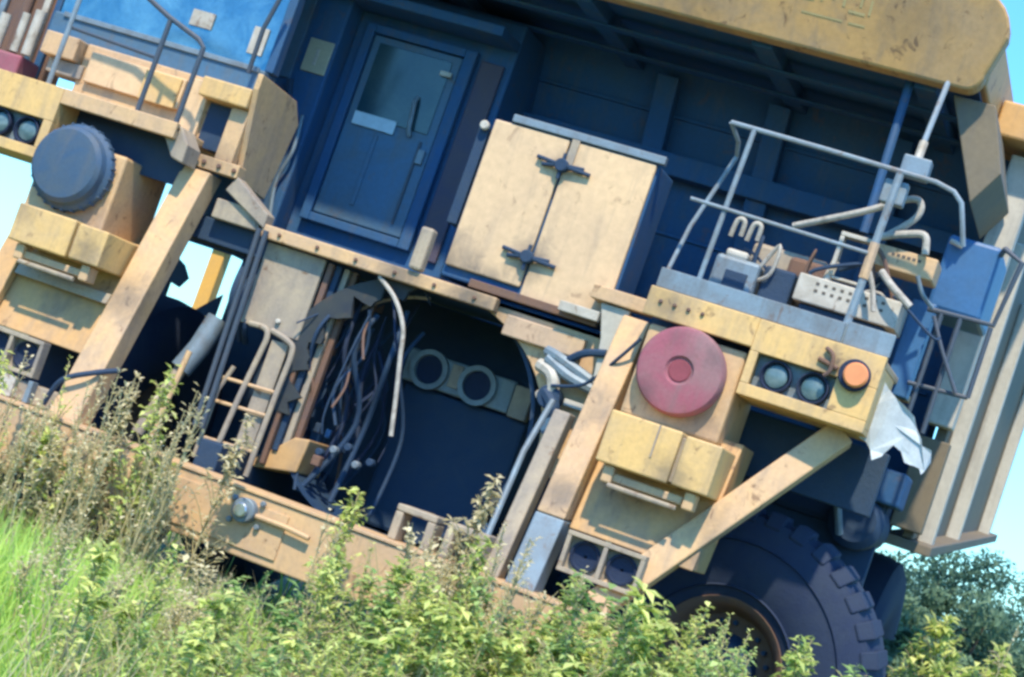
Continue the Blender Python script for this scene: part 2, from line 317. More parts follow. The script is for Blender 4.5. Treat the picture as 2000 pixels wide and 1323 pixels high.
# centre deck: beam, plates, cowl
cb = bx('centre_beam', YEL2, T, -1.46, 0.46, 0.88, 0.98, 2.97, 3.07, 0.01)
bx('centre_deck_plate', NAVY, T, -1.6, 1.55, 1.0, 2.6, 3.02, 3.06, 0.006)
for x in np.arange(-1.3, 0.4, 0.32): cyl('bolt', RUST, cb, (float(x), 0.88, 3.02), 0.016, 0, 0.02, n=6)
bx('cross_plate', YEL2, T, 1.12, 1.58, 0.82, 1.02, 3.27, 3.37, 0.008)
bx('support_arm', RUST, T, 0.20, 1.2, 0.93, 0.99, 3.09, 3.15, 0.006)
bx('support_arm', PALE, T, 0.92, 1.22, 0.84, 0.90, 3.12, 3.19, 0.006)
for x in (-0.9, -0.55, 0.62): cyl('deck_knob', PALE, T, (x, 0.93, 3.08), 0.035, 0, 0.10, axis=(0, 0, 1), n=12)
bx('deck_lamp', DUST, T, -0.25, -0.15, 0.84, 0.95, 3.08, 3.40, 0.02)
gus = MB().prism([(1.20, 3.26), (1.42, 3.26), (1.40, 2.75), (1.33, 2.7), (1.28, 3.02)], 0.86, 0.92).build('corner_gusset', RIBC, T, 0.008)

cw = bx('engine_cowl', NAVY, T, -0.07, 1.23, 1.04, 1.5, 3.12, 4.33, 0.015)
bx('cowl_door', COWL, cw, -0.05, 0.545, 1.0, 1.037, 3.2, 4.32, 0.012); bx('cowl_door', COWL, cw, 0.565, 1.215, 1.0, 1.037, 3.14, 4.32, 0.012)
bx('top_rail', STEEL, cw, 0.08, 1.27, 0.985, 1.05, 4.332, 4.39, 0.006)
bx('door_strap', DUST, cw, 0.565, 0.625, 0.985, 0.998, 4.12, 4.33, 0.003)
bx('left_trim', DARK, cw, -0.16, -0.08, 1.03, 1.5, 3.5, 4.25, 0.006)
cyl('cowl_marker', PALE, cw, (-0.11, 1.02, 4.25), 0.035, 0, 0.05, n=14)
for (cx, cz) in ((0.56, 4.12), (0.54, 3.42)):
    for dz, L in ((0.02, 0.20), (-0.025, 0.15)):
        tb('latch_arm', DARK, cw, [(cx-L, 0.975, cz+dz), (cx, 0.955, cz), (cx+L*1.1, 0.975, cz-dz*0.6)], 0.016)
    cyl('latch_hub', DARK, cw, (cx, 1.0, cz), 0.05, 0.0, 0.07, n=14); tb('latch_bar', DARK, cw, [(cx, 0.96, cz+0.09), (cx, 0.96, cz-0.10)], 0.014)

# fan opening plate with arc cut, on the right of the bay
arc = [(0.03+1.04*math.cos(R(a)), 2.1+0.93*math.sin(R(a))) for a in range(84, -8, -6)]
poly = [(0.15, 3.06), (1.30, 3.06), (1.36, 2.0), (1.05, 1.98)] + arc[::-1]
MB().prism(poly, 1.0, 1.05).build('fan_plate', YEL2, T, 0.006)
bx('fan_plate_patch', YEL2, T, 0.55, 1.16, 0.94, 0.998, 2.84, 2.99, 0.01)
bx('pipe_bracket', PALE, T, 1.16, 1.33, 0.92, 0.99, 2.50, 2.55, 0.006)
for k, pts in enumerate(([(0.92, 0.95, 2.83), (1.05, 0.9, 2.80), (1.3, 0.9, 2.72)], [(0.95, 0.92, 2.78), (1.15, 0.88, 2.70), (1.36, 0.9, 2.66)], [(1.36, 0.85, 2.93), (1.2, 0.86, 2.88), (1.05, 0.92, 2.76)])):
    tb('manifold_pipe', STEEL if k != 2 else DARK, T, curve(pts), 0.04 if k < 2 else 0.03)
tb('valve_elbow', PALE, T, curve([(0.90, 0.95, 2.72), (1.02, 0.9, 2.68), (1.06, 0.9, 2.58), (0.98, 0.93, 2.5)]), 0.05)
tb('valve_elbow', DARK, T, curve([(1.02, 0.9, 2.55), (1.12, 0.86, 2.46), (1.1, 0.88, 2.36), (1.2, 0.9, 2.28)]), 0.05)
cyl('valve_body', BLUE, T, (1.15, 0.95, 2.33), 0.075, 0, 0.12, n=16); cyl('valve_body', DARK, T, (1.06, 0.98, 2.52), 0.085, 0, 0.12, n=16)
tb('bay_cable', DARK, T, curve([(1.06, 0.85, 2.60), (1.3, 0.8, 2.68), (1.5, 0.66, 2.90), (1.62, 0.62, 3.08)]), 0.012)

# engine bay: shroud, bulkhead, ports, clutter
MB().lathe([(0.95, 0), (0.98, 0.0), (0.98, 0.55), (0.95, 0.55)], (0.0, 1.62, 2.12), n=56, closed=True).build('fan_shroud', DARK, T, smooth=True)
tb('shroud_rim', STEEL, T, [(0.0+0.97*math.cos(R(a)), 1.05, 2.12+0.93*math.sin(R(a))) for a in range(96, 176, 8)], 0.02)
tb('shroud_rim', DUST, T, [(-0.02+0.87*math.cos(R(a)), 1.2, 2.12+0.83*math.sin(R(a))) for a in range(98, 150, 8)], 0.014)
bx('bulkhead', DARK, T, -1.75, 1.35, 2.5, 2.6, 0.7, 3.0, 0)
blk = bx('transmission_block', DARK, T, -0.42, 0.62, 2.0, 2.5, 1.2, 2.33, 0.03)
CAST = mat('dusty_grey_casting', (0.21, 0.27, 0.30), 0.75, (0.12, 0.14, 0.15), 0.8, 5.0)
bx('port_plate', CAST, blk, -0.45, 0.46, 1.94, 2.02, 2.345, 2.60, 0.02)
for cx in (-0.23, 0.18):
    MB().lathe([(0.115, 0), (0.155, 0.0), (0.155, 0.05), (0.115, 0.05)], (cx, 1.94, 2.475), n=28, closed=True).build('port_ring', CAST, blk, smooth=True)
    cyl('port_bore', BLK, blk, (cx, 1.94, 2.475), 0.114, 0.001, 0.008, n=24)
bx('port_divider', DUST, blk, -0.06, 0.03, 1.92, 1.938, 2.40, 2.58, 0.005); bx('side_cover', DUST, blk, 0.47, 0.62, 1.92, 2.02, 2.33, 2.58, 0.01); bx('side_cover', RUST, blk, 0.63, 0.86, 1.95, 2.02, 2.36, 2.62, 0.01)
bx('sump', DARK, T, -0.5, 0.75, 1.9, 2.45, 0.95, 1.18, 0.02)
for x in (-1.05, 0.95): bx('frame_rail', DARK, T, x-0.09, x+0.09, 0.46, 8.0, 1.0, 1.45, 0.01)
tb('drain_hose', HOSE, T, curve([(-0.46, 0.92, 2.96), (-0.28, 0.9, 2.84), (-0.14, 0.88, 2.66), (-0.08, 0.87, 2.45), (-0.02, 0.88, 2.2), (0.05, 0.88, 1.9)]), 0.017)
for i in range(9):
    xa = -0.9+0.09*i; y_ = random.uniform(1.0, 1.9)
    tb('loose_hose', DARK if i % 3 else BLK, T, curve([(xa, y_, 2.9-0.1*(i % 3)), (xa+random.uniform(-.1, .1), y_-0.1, 2.4), (xa+random.uniform(-.2, .15), y_+0.1, 1.9), (xa+random.uniform(-.2, .2), y_, 1.3)]), random.uniform(0.012, 0.028))
for i in range(30):
    x = random.uniform(-0.95, -0.38); y_ = random.uniform(1.0, 1.85); z = random.uniform(2.2, 2.95); L_ = random.uniform(0.3, 1.0)
    pts = [(x, y_, z)]
    for k in range(3): pts.append((pts[-1][0]+random.uniform(-.12, .12), pts[-1][1]+random.uniform(-.08, .08), max(0.9, pts[-1][2]-L_/3*random.uniform(0.5, 1.4))))
    tb('bay_cable', random.choice([DARK, DARK, BLK, BLK, RUST]), T, curve(pts, 5), random.uniform(0.006, 0.018), n=6)
for i in range(26):
    x, z, y_ = random.uniform(-0.95, -0.45) if i % 2 else random.uniform(-0.4, 1.0), random.uniform(1.1, 1.5), random.uniform(0.9, 1.8); a = random.uniform(0.03, 0.09)
    if i % 2: z = random.uniform(1.2, 2.8)
    bx('bay_bracket', random.choice([DARK, RUST, NAVY, DUST]), T, x, x+a, y_, y_+a, z, z+a*random.uniform(0.6, 2.2), 0.008)
cres = [(1.06*math.cos(R(a)), 2.12+0.93*math.sin(R(a))) for a in range(100, 201, 5)] + [(0.02+q*math.cos(R(a)), 2.10+q*math.sin(R(a))) for a in range(200, 94, -3) for q in [0.86+0.05*math.sin(a*1.7)+random.uniform(-0.03, 0.03)]]
MB().prism(cres, 0.99, 1.03).build('shroud_flange', mat('oily_brown_steel', (0.03, 0.038, 0.042), 0.75, (0.014, 0.024, 0.04), 0.9, 7.0, rust=0.3), T)
for i in range(14):
    x = random.uniform(2.0, 3.15); z = random.uniform(3.6, 4.0); y_ = random.uniform(0.95, 1.4)
    tb('deck_wire', random.choice([DARK, RUST, HOSE, DARK, NAVY]), T, curve([(x, y_, z), (x+random.uniform(-.1, .15), y_-0.05, z+random.uniform(0.05, .25)), (x+random.uniform(-.2, .3), y_-0.05, z+random.uniform(-.1, .2)), (x+random.uniform(-.2, .35), y_, z-random.uniform(0, .25))]), random.uniform(0.008, 0.016), n=6)
for k, mm in enumerate((RUST, DARK, DUST, RUST)): bx('rusty_strip', mm, T, -0.91+0.055*k, -0.865+0.055*k, 1.0+0.03*k, 1.06+0.03*k, 1.4+0.12*(k % 2), 2.95, 0.006)
bx('side_plate', DUST, T, -1.42, -0.93, 0.98, 1.02, 2.33, 2.96, 0.008)
cyl('plate_stud', PALE, T, (-1.12, 0.98, 2.42), 0.02, 0, 0.03, n=10)
MB().prism([(-1.05, 1.34), (-0.62, 1.42), (-0.60, 1.68), (-0.72, 1.66)], 1.05, 1.5).build('tan_casting', YEL, T, 0.012)
for k in range(5):
    x = 0.1*k-0.78; cyl('clamp_fitting', STEEL if k % 2 else DARK, T, (x+0.28, 1.1, 1.62+0.05*(k % 3)), 0.03, 0, 0.07, n=10)

# yellow tube ladder and blue pipes on the left of the bay
def P(*a): return [Vector(p) for p in a]
tl = tb('tube_ladder', DUST, T, curve(P((-1.30, 0.9, 2.34), (-1.17, 0.9, 2.34), (-1.13, 0.9, 2.28), (-1.14, 0.9, 2.15), (-1.17, 0.88, 1.8), (-1.20, 0.86, 1.3)), 5), 0.022)
tb('ladder_rail', DUST, tl, curve(P((-1.12, 0.92, 2.34), (-0.95, 0.9, 2.30), (-0.90, 0.9, 2.22), (-0.90, 0.88, 1.9), (-0.90, 0.86, 1.28)), 5), 0.022)
tb('ladder_rail', DUST, tl, P((-1.30, 0.9, 2.0), (-1.36, 0.9, 1.80), (-1.36, 0.9, 1.28)), 0.018)
for z in (1.92, 1.74, 1.46): tb('rung', YEL2, tl, P((-1.37, 0.9, z-0.02), (-0.92, 0.9, z)), 0.014)
bx('ladder_plate', DUST, tl, -1.10, -0.96, 0.93, 0.95, 1.35, 2.28, 0.004)
for x in (-1.46, -1.40): tb('blue_pipe', DRAIL, T, P((x, 0.85, 3.02), (x+0.02, 0.85, 2.4), (x+0.06, 0.82, 1.5)), 0.022)
tb('strut', STEEL, T, P((-1.68, 1.15, 2.3), (-1.72, 1.1, 2.05), (-1.78, 1.05, 1.85)), 0.085, n=14)
tb('strut_rod', DUST, T, P((-1.78, 1.05, 1.85), (-1.86, 0.9, 1.3)), 0.05, n=12)
tb('side_pipe', YEL2, T, P((-1.58, 0.7, 2.0), (-1.62, 0.65, 1.27)), 0.022)
bx('underdeck_beam', DARK, T, -2.2, -1.4, 1.0, 1.4, 2.82, 3.0, 0.01)
ip = MB(); ip.box(-4.2, -3.18, 3.0, 3.05, 1.0, 3.0); ip.box(-2.58, -1.7, 3.0, 3.05, 1.0, 3.0); ip.box(-3.18, -2.58, 3.0, 3.05, 1.0, 2.33); ip.box(-3.18, -2.58, 3.0, 3.05, 2.93, 3.0)
ip.prism([(-3.24, 2.78), (-3.08, 2.70), (-3.0, 2.60), (-3.06, 2.50), (-3.24, 2.54)], 2.98, 2.999); ip.prism([(-2.86, 2.34), (-2.78, 2.42), (-2.64, 2.56), (-2.64, 2.34)], 2.98, 2.999)
ip.build('inner_bulkhead', DARK, T, 0)
for k in range(4):
    tb('loose_hose', DARK, T, curve([(-1.60+0.06*k, 1.1+0.1*(k % 2), 2.75), (-1.56+0.06*k, 1.0, 2.5-0.05*k), (-1.55+0.05*k, 1.15, 2.2)]), 0.024)

# cab, console and windscreen
cab = bx('cab', NAVY, T, -2.62, -0.58, 2.36, 3.2, 3.07, 5.36, 0.02)
door = bx('door', BLUE, cab, -1.79, -0.99, 2.30, 2.352, 3.41, 4.95, 0.012)
fr = MB()
fr.box(-1.88, -1.80, 2.28, 2.358, 3.33, 5.03); fr.box(-0.98, -0.88, 2.28, 2.358, 3.33, 5.03); fr.box(-1.798, -0.982, 2.28, 2.358, 4.96, 5.03); fr.box(-1.798, -0.982, 2.28, 2.358, 3.33, 3.40)
fr.build('door_frame', NAVY, cab, 0.008)
bx('door_window', DGLASS, door, -1.72, -1.06, 2.288, 2.298, 4.27, 4.89, 0.004)
bx('door_sign', mat('pale_blue_sign', (0.42, 0.56, 0.66), 0.5), door, -1.72, -1.34, 2.275, 2.287, 4.19, 4.30, 0.003)
tb('grab_bar', STEEL, door, P((-1.20, 2.285, 4.22), (-1.21, 2.25, 4.27), (-1.24, 2.25, 4.50), (-1.24, 2.285, 4.54)), 0.02)
tb('door_seal', DRAIL, door, P((-1.09, 2.292, 3.5), (-1.09, 2.292, 4.2)), 0.012)
bx('door_rib', BLUE, door, -1.50, -1.46, 2.285, 2.298, 3.55, 4.15, 0.006)
bx('door_latch', STEEL, door, -1.08, -1.02, 2.27, 2.298, 4.02, 4.14, 0.006)
bx('roof_lamp', PALE, cab, -1.12, -1.02, 2.25, 2.278, 4.76, 4.80, 0.004)
bx('wall_panel', mat('dark_plum_panel', (0.05, 0.045, 0.085), 0.7, (0.08, 0.06, 0.07), 0.8, 4.0), cab, -0.84, -0.64, 2.32, 2.355, 3.3, 4.98, 0.01)
bx('roof_visor', NAVY, cab, -2.62, -0.58, 1.9, 2.355, 5.12, 5.2, 0.01)
pl = bx('cab_pillar', NAVY, T, -2.60, -1.98, 2.1, 2.35, 3.08, 5.34, 0.02)
bx('pillar_strip', BLUE, pl, -2.46, -2.28, 2.075, 2.098, 4.36, 5.3, 0.006)
bx('pillar_reflection', mat('yellow_reflection', (0.42, 0.40, 0.28), 0.3, (0.3, 0.3, 0.24), 0.7, 5), pl, -2.22, -2.0, 2.08, 2.098, 4.46, 4.74, 0.006)  # yellowish reflection on the pillar, put in as a coloured panel
bx('pillar_slot', PALE, pl, -2.13, -2.10, 2.07, 2.079, 4.52, 4.66, 0.003)
tb('pillar_hose', DARK, pl, curve(P((-2.25, 2.05, 4.35), (-2.15, 2.0, 4.0), (-2.2, 2.05, 3.7), (-2.1, 2.0, 3.2))), 0.03)
tb('pillar_hose', STEEL, pl, curve(P((-2.04, 2.05, 4.1), (-2.0, 2.02, 3.8), (-2.06, 2.05, 3.5), (-1.98, 2.05, 3.12))), 0.016)
ws = bx('windscreen_frame', BLUE, T, -4.0, -2.05, 1.22, 1.45, 4.0, 4.22, 0.015)
bx('windscreen', GLASS, ws, -4.0, -2.10, 1.30, 1.33, 4.225, 5.4, 0.004)
bx('sill_strip', STEEL, ws, -3.9, -2.1, 1.20, 1.218, 4.19, 4.23, 0.003)
tb('mirror_arm', DRAIL, ws, P((-2.12, 1.1, 4.15), (-2.10, 1.05, 4.5), (-2.02, 1.05, 4.95)), 0.02)
bx('screen_pillar', NAVY, ws, -2.095, -2.02, 1.28, 1.40, 4.225, 5.38, 0.01)
for (x, z, a, b) in ((-2.30, 4.33, 0.13, 0.22), (-2.86, 4.42, 0.2, 0.13)): bx('cloud_reflection', PALE, ws, x, x+a, 1.285, 1.298, z, z+b, 0.002)  # pale panels painting cloud reflections onto the glass
con = bx('console', YEL2, T, -3.45, -1.88, 0.98, 1.5, 3.54, 4.0, 0.012)
bx('console_plate', COWL, con, -3.36, -2.50, 0.93, 0.978, 3.70, 3.94, 0.008); bx('console_plate', COWL, con, -2.46, -2.28, 0.93, 0.978, 3.5, 3.97, 0.008)
bx('console_plate', BRT, con, -2.84, -2.52, 0.90, 0.928, 3.69, 3.93, 0.008)
bx('small_box', YEL2, con, -3.78, -3.47, 0.88, 1.2, 3.82, 4.0, 0.01); bx('small_box', DUST, con, -3.72, -3.40, 0.95, 1.2, 3.7, 3.815, 0.01)
bx('visor', BRT, con, -2.30, -1.88, 0.80, 0.978, 3.84, 3.99, 0.012)
bx('opening', DARK, con, -2.26, -2.04, 0.965, 0.979, 3.48, 3.83, 0.003)
bx('corner_upright', YEL2, con, -2.03, -1.88, 0.88, 0.978, 3.42, 3.835, 0.008)
MB().prism([(0.80, 4.0), (0.80, 4.12), (1.46, 4.1), (1.62, 3.95), (1.5, 3.3), (1.02, 3.33), (0.98, 3.42)], -1.876, -1.83, 'x').build('console_side', YEL2, con, 0.006)
bp_ = bx('bolted_plate', YEL2, T, -2.36, -1.78, 0.84, 0.96, 3.32, 3.42, 0.008)
for k in range(4): cyl('bolt', RUST, bp_, (-2.2+0.13*k, 0.84, 3.37), 0.02, 0, 0.02, n=6)
MB().prism([(-2.40, 3.54), (-2.2, 3.54), (-2.1, 3.42), (-2.1, 3.28), (-2.2, 3.30), (-2.28, 3.40)], 0.57, 0.8).build('deck_elbow', DUST, T, 0.012)
MB().prism([(-1.78, 3.34), (-1.44, 3.14), (-1.44, 3.03), (-1.84, 3.22)], 0.86, 1.0).build('deck_ramp', DUST, T, 0.01)
bx('ramp_plate', DUST, T, -1.9, -1.5, 0.9, 1.0, 3.0, 3.15, 0.01)

# handrails on the left deck
lr = tb('handrail', DRAIL, T, P((-2.26, 0.58, 3.54), (-2.26, 0.58, 4.15), (-2.32, 0.58, 4.2), (-2.62, 0.58, 4.30), (-2.9, 0.58, 4.42), (-3.4, 0.58, 4.45)), 0.02)
for x, h in ((-2.6, 4.28), (-3.40, 4.45)): tb('rail_post', DRAIL if x > -3 else RAIL, lr, P((x, 0.58, 3.54), (x, 0.58, h)), 0.02)
tb('middle_rail', DRAIL, lr, P((-2.6, 0.6, 3.98), (-3.4, 0.6, 4.02)), 0.014)
fe = bx('red_toolbox', RED, T, -4.55, -4.2, 1.3, 1.6, 3.60, 3.80, 0.02, label='red box on the far end of the left deck')
for k, x in enumerate((-4.5, -4.32, -4.2)): tb('white_bottle', PALE, T, P((x, 1.35, 3.82), (x, 1.35, 4.10+0.05*k)), 0.045 - 0.01*(k % 2), n=12)
eg = bx('exhaust_guard', RUST, T, -5.2, -4.25, 1.75, 2.0, 3.4, 5.2, 0.02)
for x, mm in ((-5.05, PALE), (-4.85, STEEL), (-4.62, RUST), (-4.45, PALE), (-4.34, NAVY)): bx('guard_bar', mm, eg, x, x+0.06, 1.70, 1.748, 3.5, 5.1, 0.01)
tb('stack_pipe', RUST, T, P((-4.38, 1.4, 3.82), (-4.38, 1.4, 4.6)), 0.04, n=12)

# handrails and equipment on the right deck
rr = tb('handrail', RAIL, T, P((1.73, 0.6, 4.67), (2.4, 0.6, 4.665), (3.17, 0.6, 4.65), (3.30, 0.6, 4.62), (3.37, 0.6, 4.56), (3.42, 0.62, 4.42), (3.46, 0.66, 4.30)), 0.018)
tb('rail_post', RAIL, rr, P((1.90, 0.6, 4.665), (1.87, 0.6, 3.44)), 0.019)
tb('rail_post', RAIL, rr, P((1.73, 0.6, 4.67), (1.79, 0.72, 4.58), (1.78, 0.85, 4.5), (1.63, 0.85, 3.95), (1.60, 0.7, 3.45)), 0.016)
tb('rail_post', RAIL, rr, P((2.93, 0.6, 4.64), (2.92, 0.6, 4.15)), 0.028); tb('rail_post', YEL2, rr, P((2.92, 0.6, 4.15), (2.92, 0.6, 3.9)), 0.034); tb('rail_post', RAIL, rr, P((2.92, 0.6, 3.9), (2.91, 0.6, 3.44)), 0.028)
tb('middle_rail', RAIL, rr, P((1.64, 0.58, 4.09), (2.90, 0.58, 4.07)), 0.014)
tb('antenna_pole', RAIL, T, P((2.98, 0.75, 4.8), (2.97, 1.02, 5.45)), 0.02); tb('pole_sleeve', PALE, T, P((2.985, 0.74, 4.76), (2.98, 0.80, 4.93)), 0.03)
tb('rear_pole', NAVY, T, P((2.72, 1.2, 4.3), (2.68, 1.25, 5.45)), 0.032)
bx('junction_box', STEEL, T, 2.90, 3.09, 0.68, 0.80, 4.66, 4.80, 0.01); bx('junction_box', RAIL, T, 2.84, 3.0, 0.64, 0.74, 4.44, 4.60, 0.01)
def perf(name, m_, x0, x1, y0, y1, z0, z1, rows, cols):
    o = bx(name, m_, T, x0, x1, y0, y1, z0, z1, 0.01); dots = MB()
    for i in range(cols):
        for j in range(rows):
            cx = x0+0.14+(x1-x0-0.26)*i/(cols-1); cz = z1-0.045-0.05*j; dots.box(cx-0.012, cx+0.012, y0-0.003, y0-0.0006, cz-0.01, cz+0.01)
    dots.build('vent_holes', INK, o, kind='stuff'); return o
pb = perf('vented_box', PALE, 2.45, 3.17, 0.9, 1.3, 3.68, 3.87, 2, 9)
perf('vented_box', YEL2, 2.86, 3.30, 0.95, 1.25, 4.07, 4.22, 1, 6)
tb('box_tap', PALE, pb, P((2.62, 0.98, 3.87), (2.64, 1.0, 4.02)), 0.03)
bx('box_stand', DARK, pb, 2.5, 3.1, 0.95, 1.25, 3.45, 3.675, 0.01); bx('box_skirt', STEEL, pb, 2.46, 2.88, 0.82, 0.88, 3.52, 3.60, 0.005)
of = MB(); of.box(2.62, 2.86, 0.95, 1.05, 4.20, 4.23); of.box(2.62, 2.65, 0.95, 1.05, 3.92, 4.198); of.box(2.62, 2.86, 0.96, 1.04, 3.90, 3.918)
of.build('open_frame', PALE, T, 0.005)
mt = bx('pump_housing', STEEL, T, 1.86, 2.18, 0.88, 1.2, 3.45, 3.84, 0.03); bx('pump_port', DARK, mt, 1.96, 2.12, 0.865, 0.879, 3.56, 3.74, 0.005)
bx('pump_cap', PALE, mt, 1.90, 2.06, 0.95, 1.15, 3.842, 3.9, 0.02)
bx('valve_block', DUST, T, 2.0, 2.55, 1.25, 1.6, 3.62, 4.04, 0.03); bx('valve_block', RUST, T, 2.30, 2.6, 1.15, 1.24, 3.75, 4.0, 0.03); bx('valve_block', DARK, T, 2.2, 2.42, 0.95, 1.14, 3.45, 3.86, 0.02)
for x in (1.86, 1.98): tb('hook_fitting', PALE, T, curve(P((x, 1.1, 4.0), (x+0.02, 1.08, 4.12), (x+0.07, 1.08, 4.12), (x+0.07, 1.1, 4.02))), 0.018)
for x in (2.2, 2.34): cyl('filler_neck', NAVY, T, (x, 1.2, 4.04), 0.04, 0, 0.09, axis=(0, 0, 1), n=12)
for pts, r_ in (([(2.25, 1.15, 4.2), (2.7, 1.0, 4.4), (2.98, 0.95, 4.56), (3.07, 0.95, 4.55), (3.06, 0.95, 4.44), (2.90, 0.95, 4.26)], 0.024), ([(2.88, 0.9, 4.25), (3.05, 0.9, 4.32), (3.17, 0.9, 4.34), (3.21, 0.9, 4.22)], 0.026),
               ([(2.98, 0.85, 4.02), (3.08, 0.8, 3.94), (3.24, 0.8, 3.84)], 0.026), ([(2.90, 0.8, 4.0), (2.96, 0.8, 3.9), (3.02, 0.8, 3.74)], 0.018)):
    tb('deck_hose', HOSE, T, curve(pts), r_, n=10)

# side platform, guard frames and tank on the right
tk = bx('side_tank', BLUE2, T, 3.24, 3.62, 1.5, 2.2, 3.98, 4.52, 0.03)
bx('tank_leg', BLUE2, tk, 3.17, 3.34, 1.3, 1.45, 3.30, 3.98, 0.01); tb('tank_handle', PALE, tk, P((3.27, 1.45, 4.46), (3.36, 1.44, 4.44)), 0.02)
gf_ = tb('guard_frame', DRAIL, T, P((3.30, 1.2, 3.92), (3.75, 1.2, 3.94), (3.80, 1.2, 4.40), (3.66, 1.25, 4.47), (3.62, 1.5, 4.47)), 0.02)
tb('guard_rail', DRAIL, gf_, P((3.33, 1.2, 3.40), (3.74, 1.2, 3.42)), 0.016)
for x in (3.40, 3.53, 3.74): tb('guard_post', DRAIL, gf_, P((x, 1.2, 3.92), (x, 1.2, 3.1 if x < 3.6 else 3.42)), 0.018)
tb('chain', DRAIL, gf_, curve(P((3.36, 1.17, 3.88), (3.48, 1.15, 3.68), (3.66, 1.15, 3.42))), 0.014)
tb('chain', RAIL, gf_, curve(P((3.2, 0.95, 4.08), (3.26, 1.0, 3.98), (3.34, 1.1, 3.92))), 0.016)

# dump body: canopy lip, underside beams, headboard, ribbed sides
body = empty('dump_body'); body.parent = T
rnd = []
for cx, cz, a0 in ((3.02, 5.78, 0), (-3.7, 5.78, 90), (-3.7, 5.52, 180), (3.08, 5.52, 270)):
    rr_ = 0.26 if cz > 5.6 else 0.12
    rnd += [(cx+rr_*math.cos(R(a0+t)), cz+rr_*math.sin(R(a0+t))) for t in range(0, 91, 15)]
MB().prism(rnd, 1.0, 1.16, 'y', lambda z: -(z-5.4)*0.35).build('canopy_lip', YEL, body, 0.02)
bx('canopy_underside', NAVY, body, -3.85, 3.15, 1.17, 3.2, 5.48, 5.498, 0.0)  # separate navy plate, its colour carries the shade beneath the canopy
bx('canopy_roof', YEL, body, -3.9, 3.2, 1.165, 3.2, 5.5, 5.9, 0.02)
for k, x in enumerate((-2.6, -1.2, 0.2, 1.6, 2.8)): bx('canopy_beam', NAVY, body, x-0.08, x+0.08, 1.2, 3.0, 5.38, 5.495, 0.01)
for y in (1.7, 2.4): bx('canopy_crossbeam', NAVY, body, -3.6, 3.0, y, y+0.12, 5.36, 5.378, 0.005)
MB().prism([(2.9, 5.48), (3.3, 5.48), (4.1, 3.0), (3.7, 2.95)], -3.6, 3.3, 'x').build('headboard', NAVY, body, 0.01)
for x in (-2.2, -0.75, 0.55, 1.5, 2.5): MB().prism([(2.75, 5.36), (2.9, 5.36), (3.7, 3.1), (3.55, 3.1)], x-0.09, x+0.09, 'x').build('headboard_rib', NAVY, body, 0.01)
for z in (3.6, 4.2, 5.1): yy = 2.9+(5.48-z)*0.3226; bx('weld_seam', NAVY, body, -3.5, 3.2, yy-0.035, yy+0.02, z-0.012, z+0.012, 0.004)
bx('headboard_beam', NAVY, body, -3.5, 3.2, 2.95, 3.12, 4.62, 4.8, 0.01)
MB().prism([(3.0, 5.40), (3.30, 5.40), (3.48, 4.95), (3.34, 4.7)], 1.2, 2.4).build('canopy_gusset', TAUPE, body, 0.01)
bx('canopy_side_rail', YEL, body, 3.21, 3.7, 2.2, 8.5, 5.45, 5.72, 0.02)
bx('corner_post', RIBC, body, 3.36, 3.58, 2.45, 2.62, 3.3, 5.40, 0.015)
MB().prism([(2.63, 2.45), (9.4, 3.0), (9.8, 4.7), (2.63, 5.4)], 3.46, 3.54, 'x').build('side_wall', TAUPE, body, 0.008)
for y, h, d_ in ((2.95, 4.75, 0.20), (5.0, 4.65, 0.2), (8.2, 4.55, 0.2)):
    zb = 2.42+(y-2.6)*0.085
    MB().prism([(y, zb), (y+0.12, zb+0.02), (y+0.04, h+0.1), (y-0.08, h+0.1)], 3.542, 3.66, 'x').build('side_rib', RIBC, body, 0.015)
bx('side_rib', TAUPE, body, 3.36, 3.60, 2.5, 2.61, 2.5, 3.2, 0.01)
MB().prism([(2.6, 2.36), (8.9, 2.92), (8.9, 3.0), (2.6, 2.44)], 3.30, 3.70, 'x').build('lower_rail', TAUPE, body, 0.01)
MB().prism([(6.2, 3.1), (9.2, 3.2), (9.2, 5.3), (6.2, 5.4)], -4.1, -4.0, 'x').build('side_wall', TAUPE, body, 0.008)
bx('body_floor', DARK, body, -3.6, 3.3, 4.0, 9.0, 3.02, 3.15, 0.01)
# worn lettering on the lip: only the weathered strokes are left
gl = MB()
for x, z, wx, wz in ((1.83, 5.72, .02, .16), (1.83, 5.87, .10, .02), (1.83, 5.71, .10, .02), (1.97, 5.72, .02, .15), (2.05, 5.75, .02, .12), (1.97, 5.80, .10, .018), (2.13, 5.72, .02, .17), (2.13, 5.875, .11, .02), (2.25, 5.74, .018, .14),
                     (2.18, 5.69, .12, .018), (1.86, 5.62, .30, .012), (2.20, 5.62, .12, .012), (2.32, 5.70, .018, .10)):
    zz = [z, z, z+wz, z+wz]; xx = [x, x+wx, x+wx, x]; o_ = len(gl.v); gl.add([(xx[i], 1.0-(zz[i]-5.4)*0.35-0.003, zz[i]) for i in range(4)], [(0, 1, 2, 3)])
gl.build('worn_lettering', GHOST, body, kind='stuff')

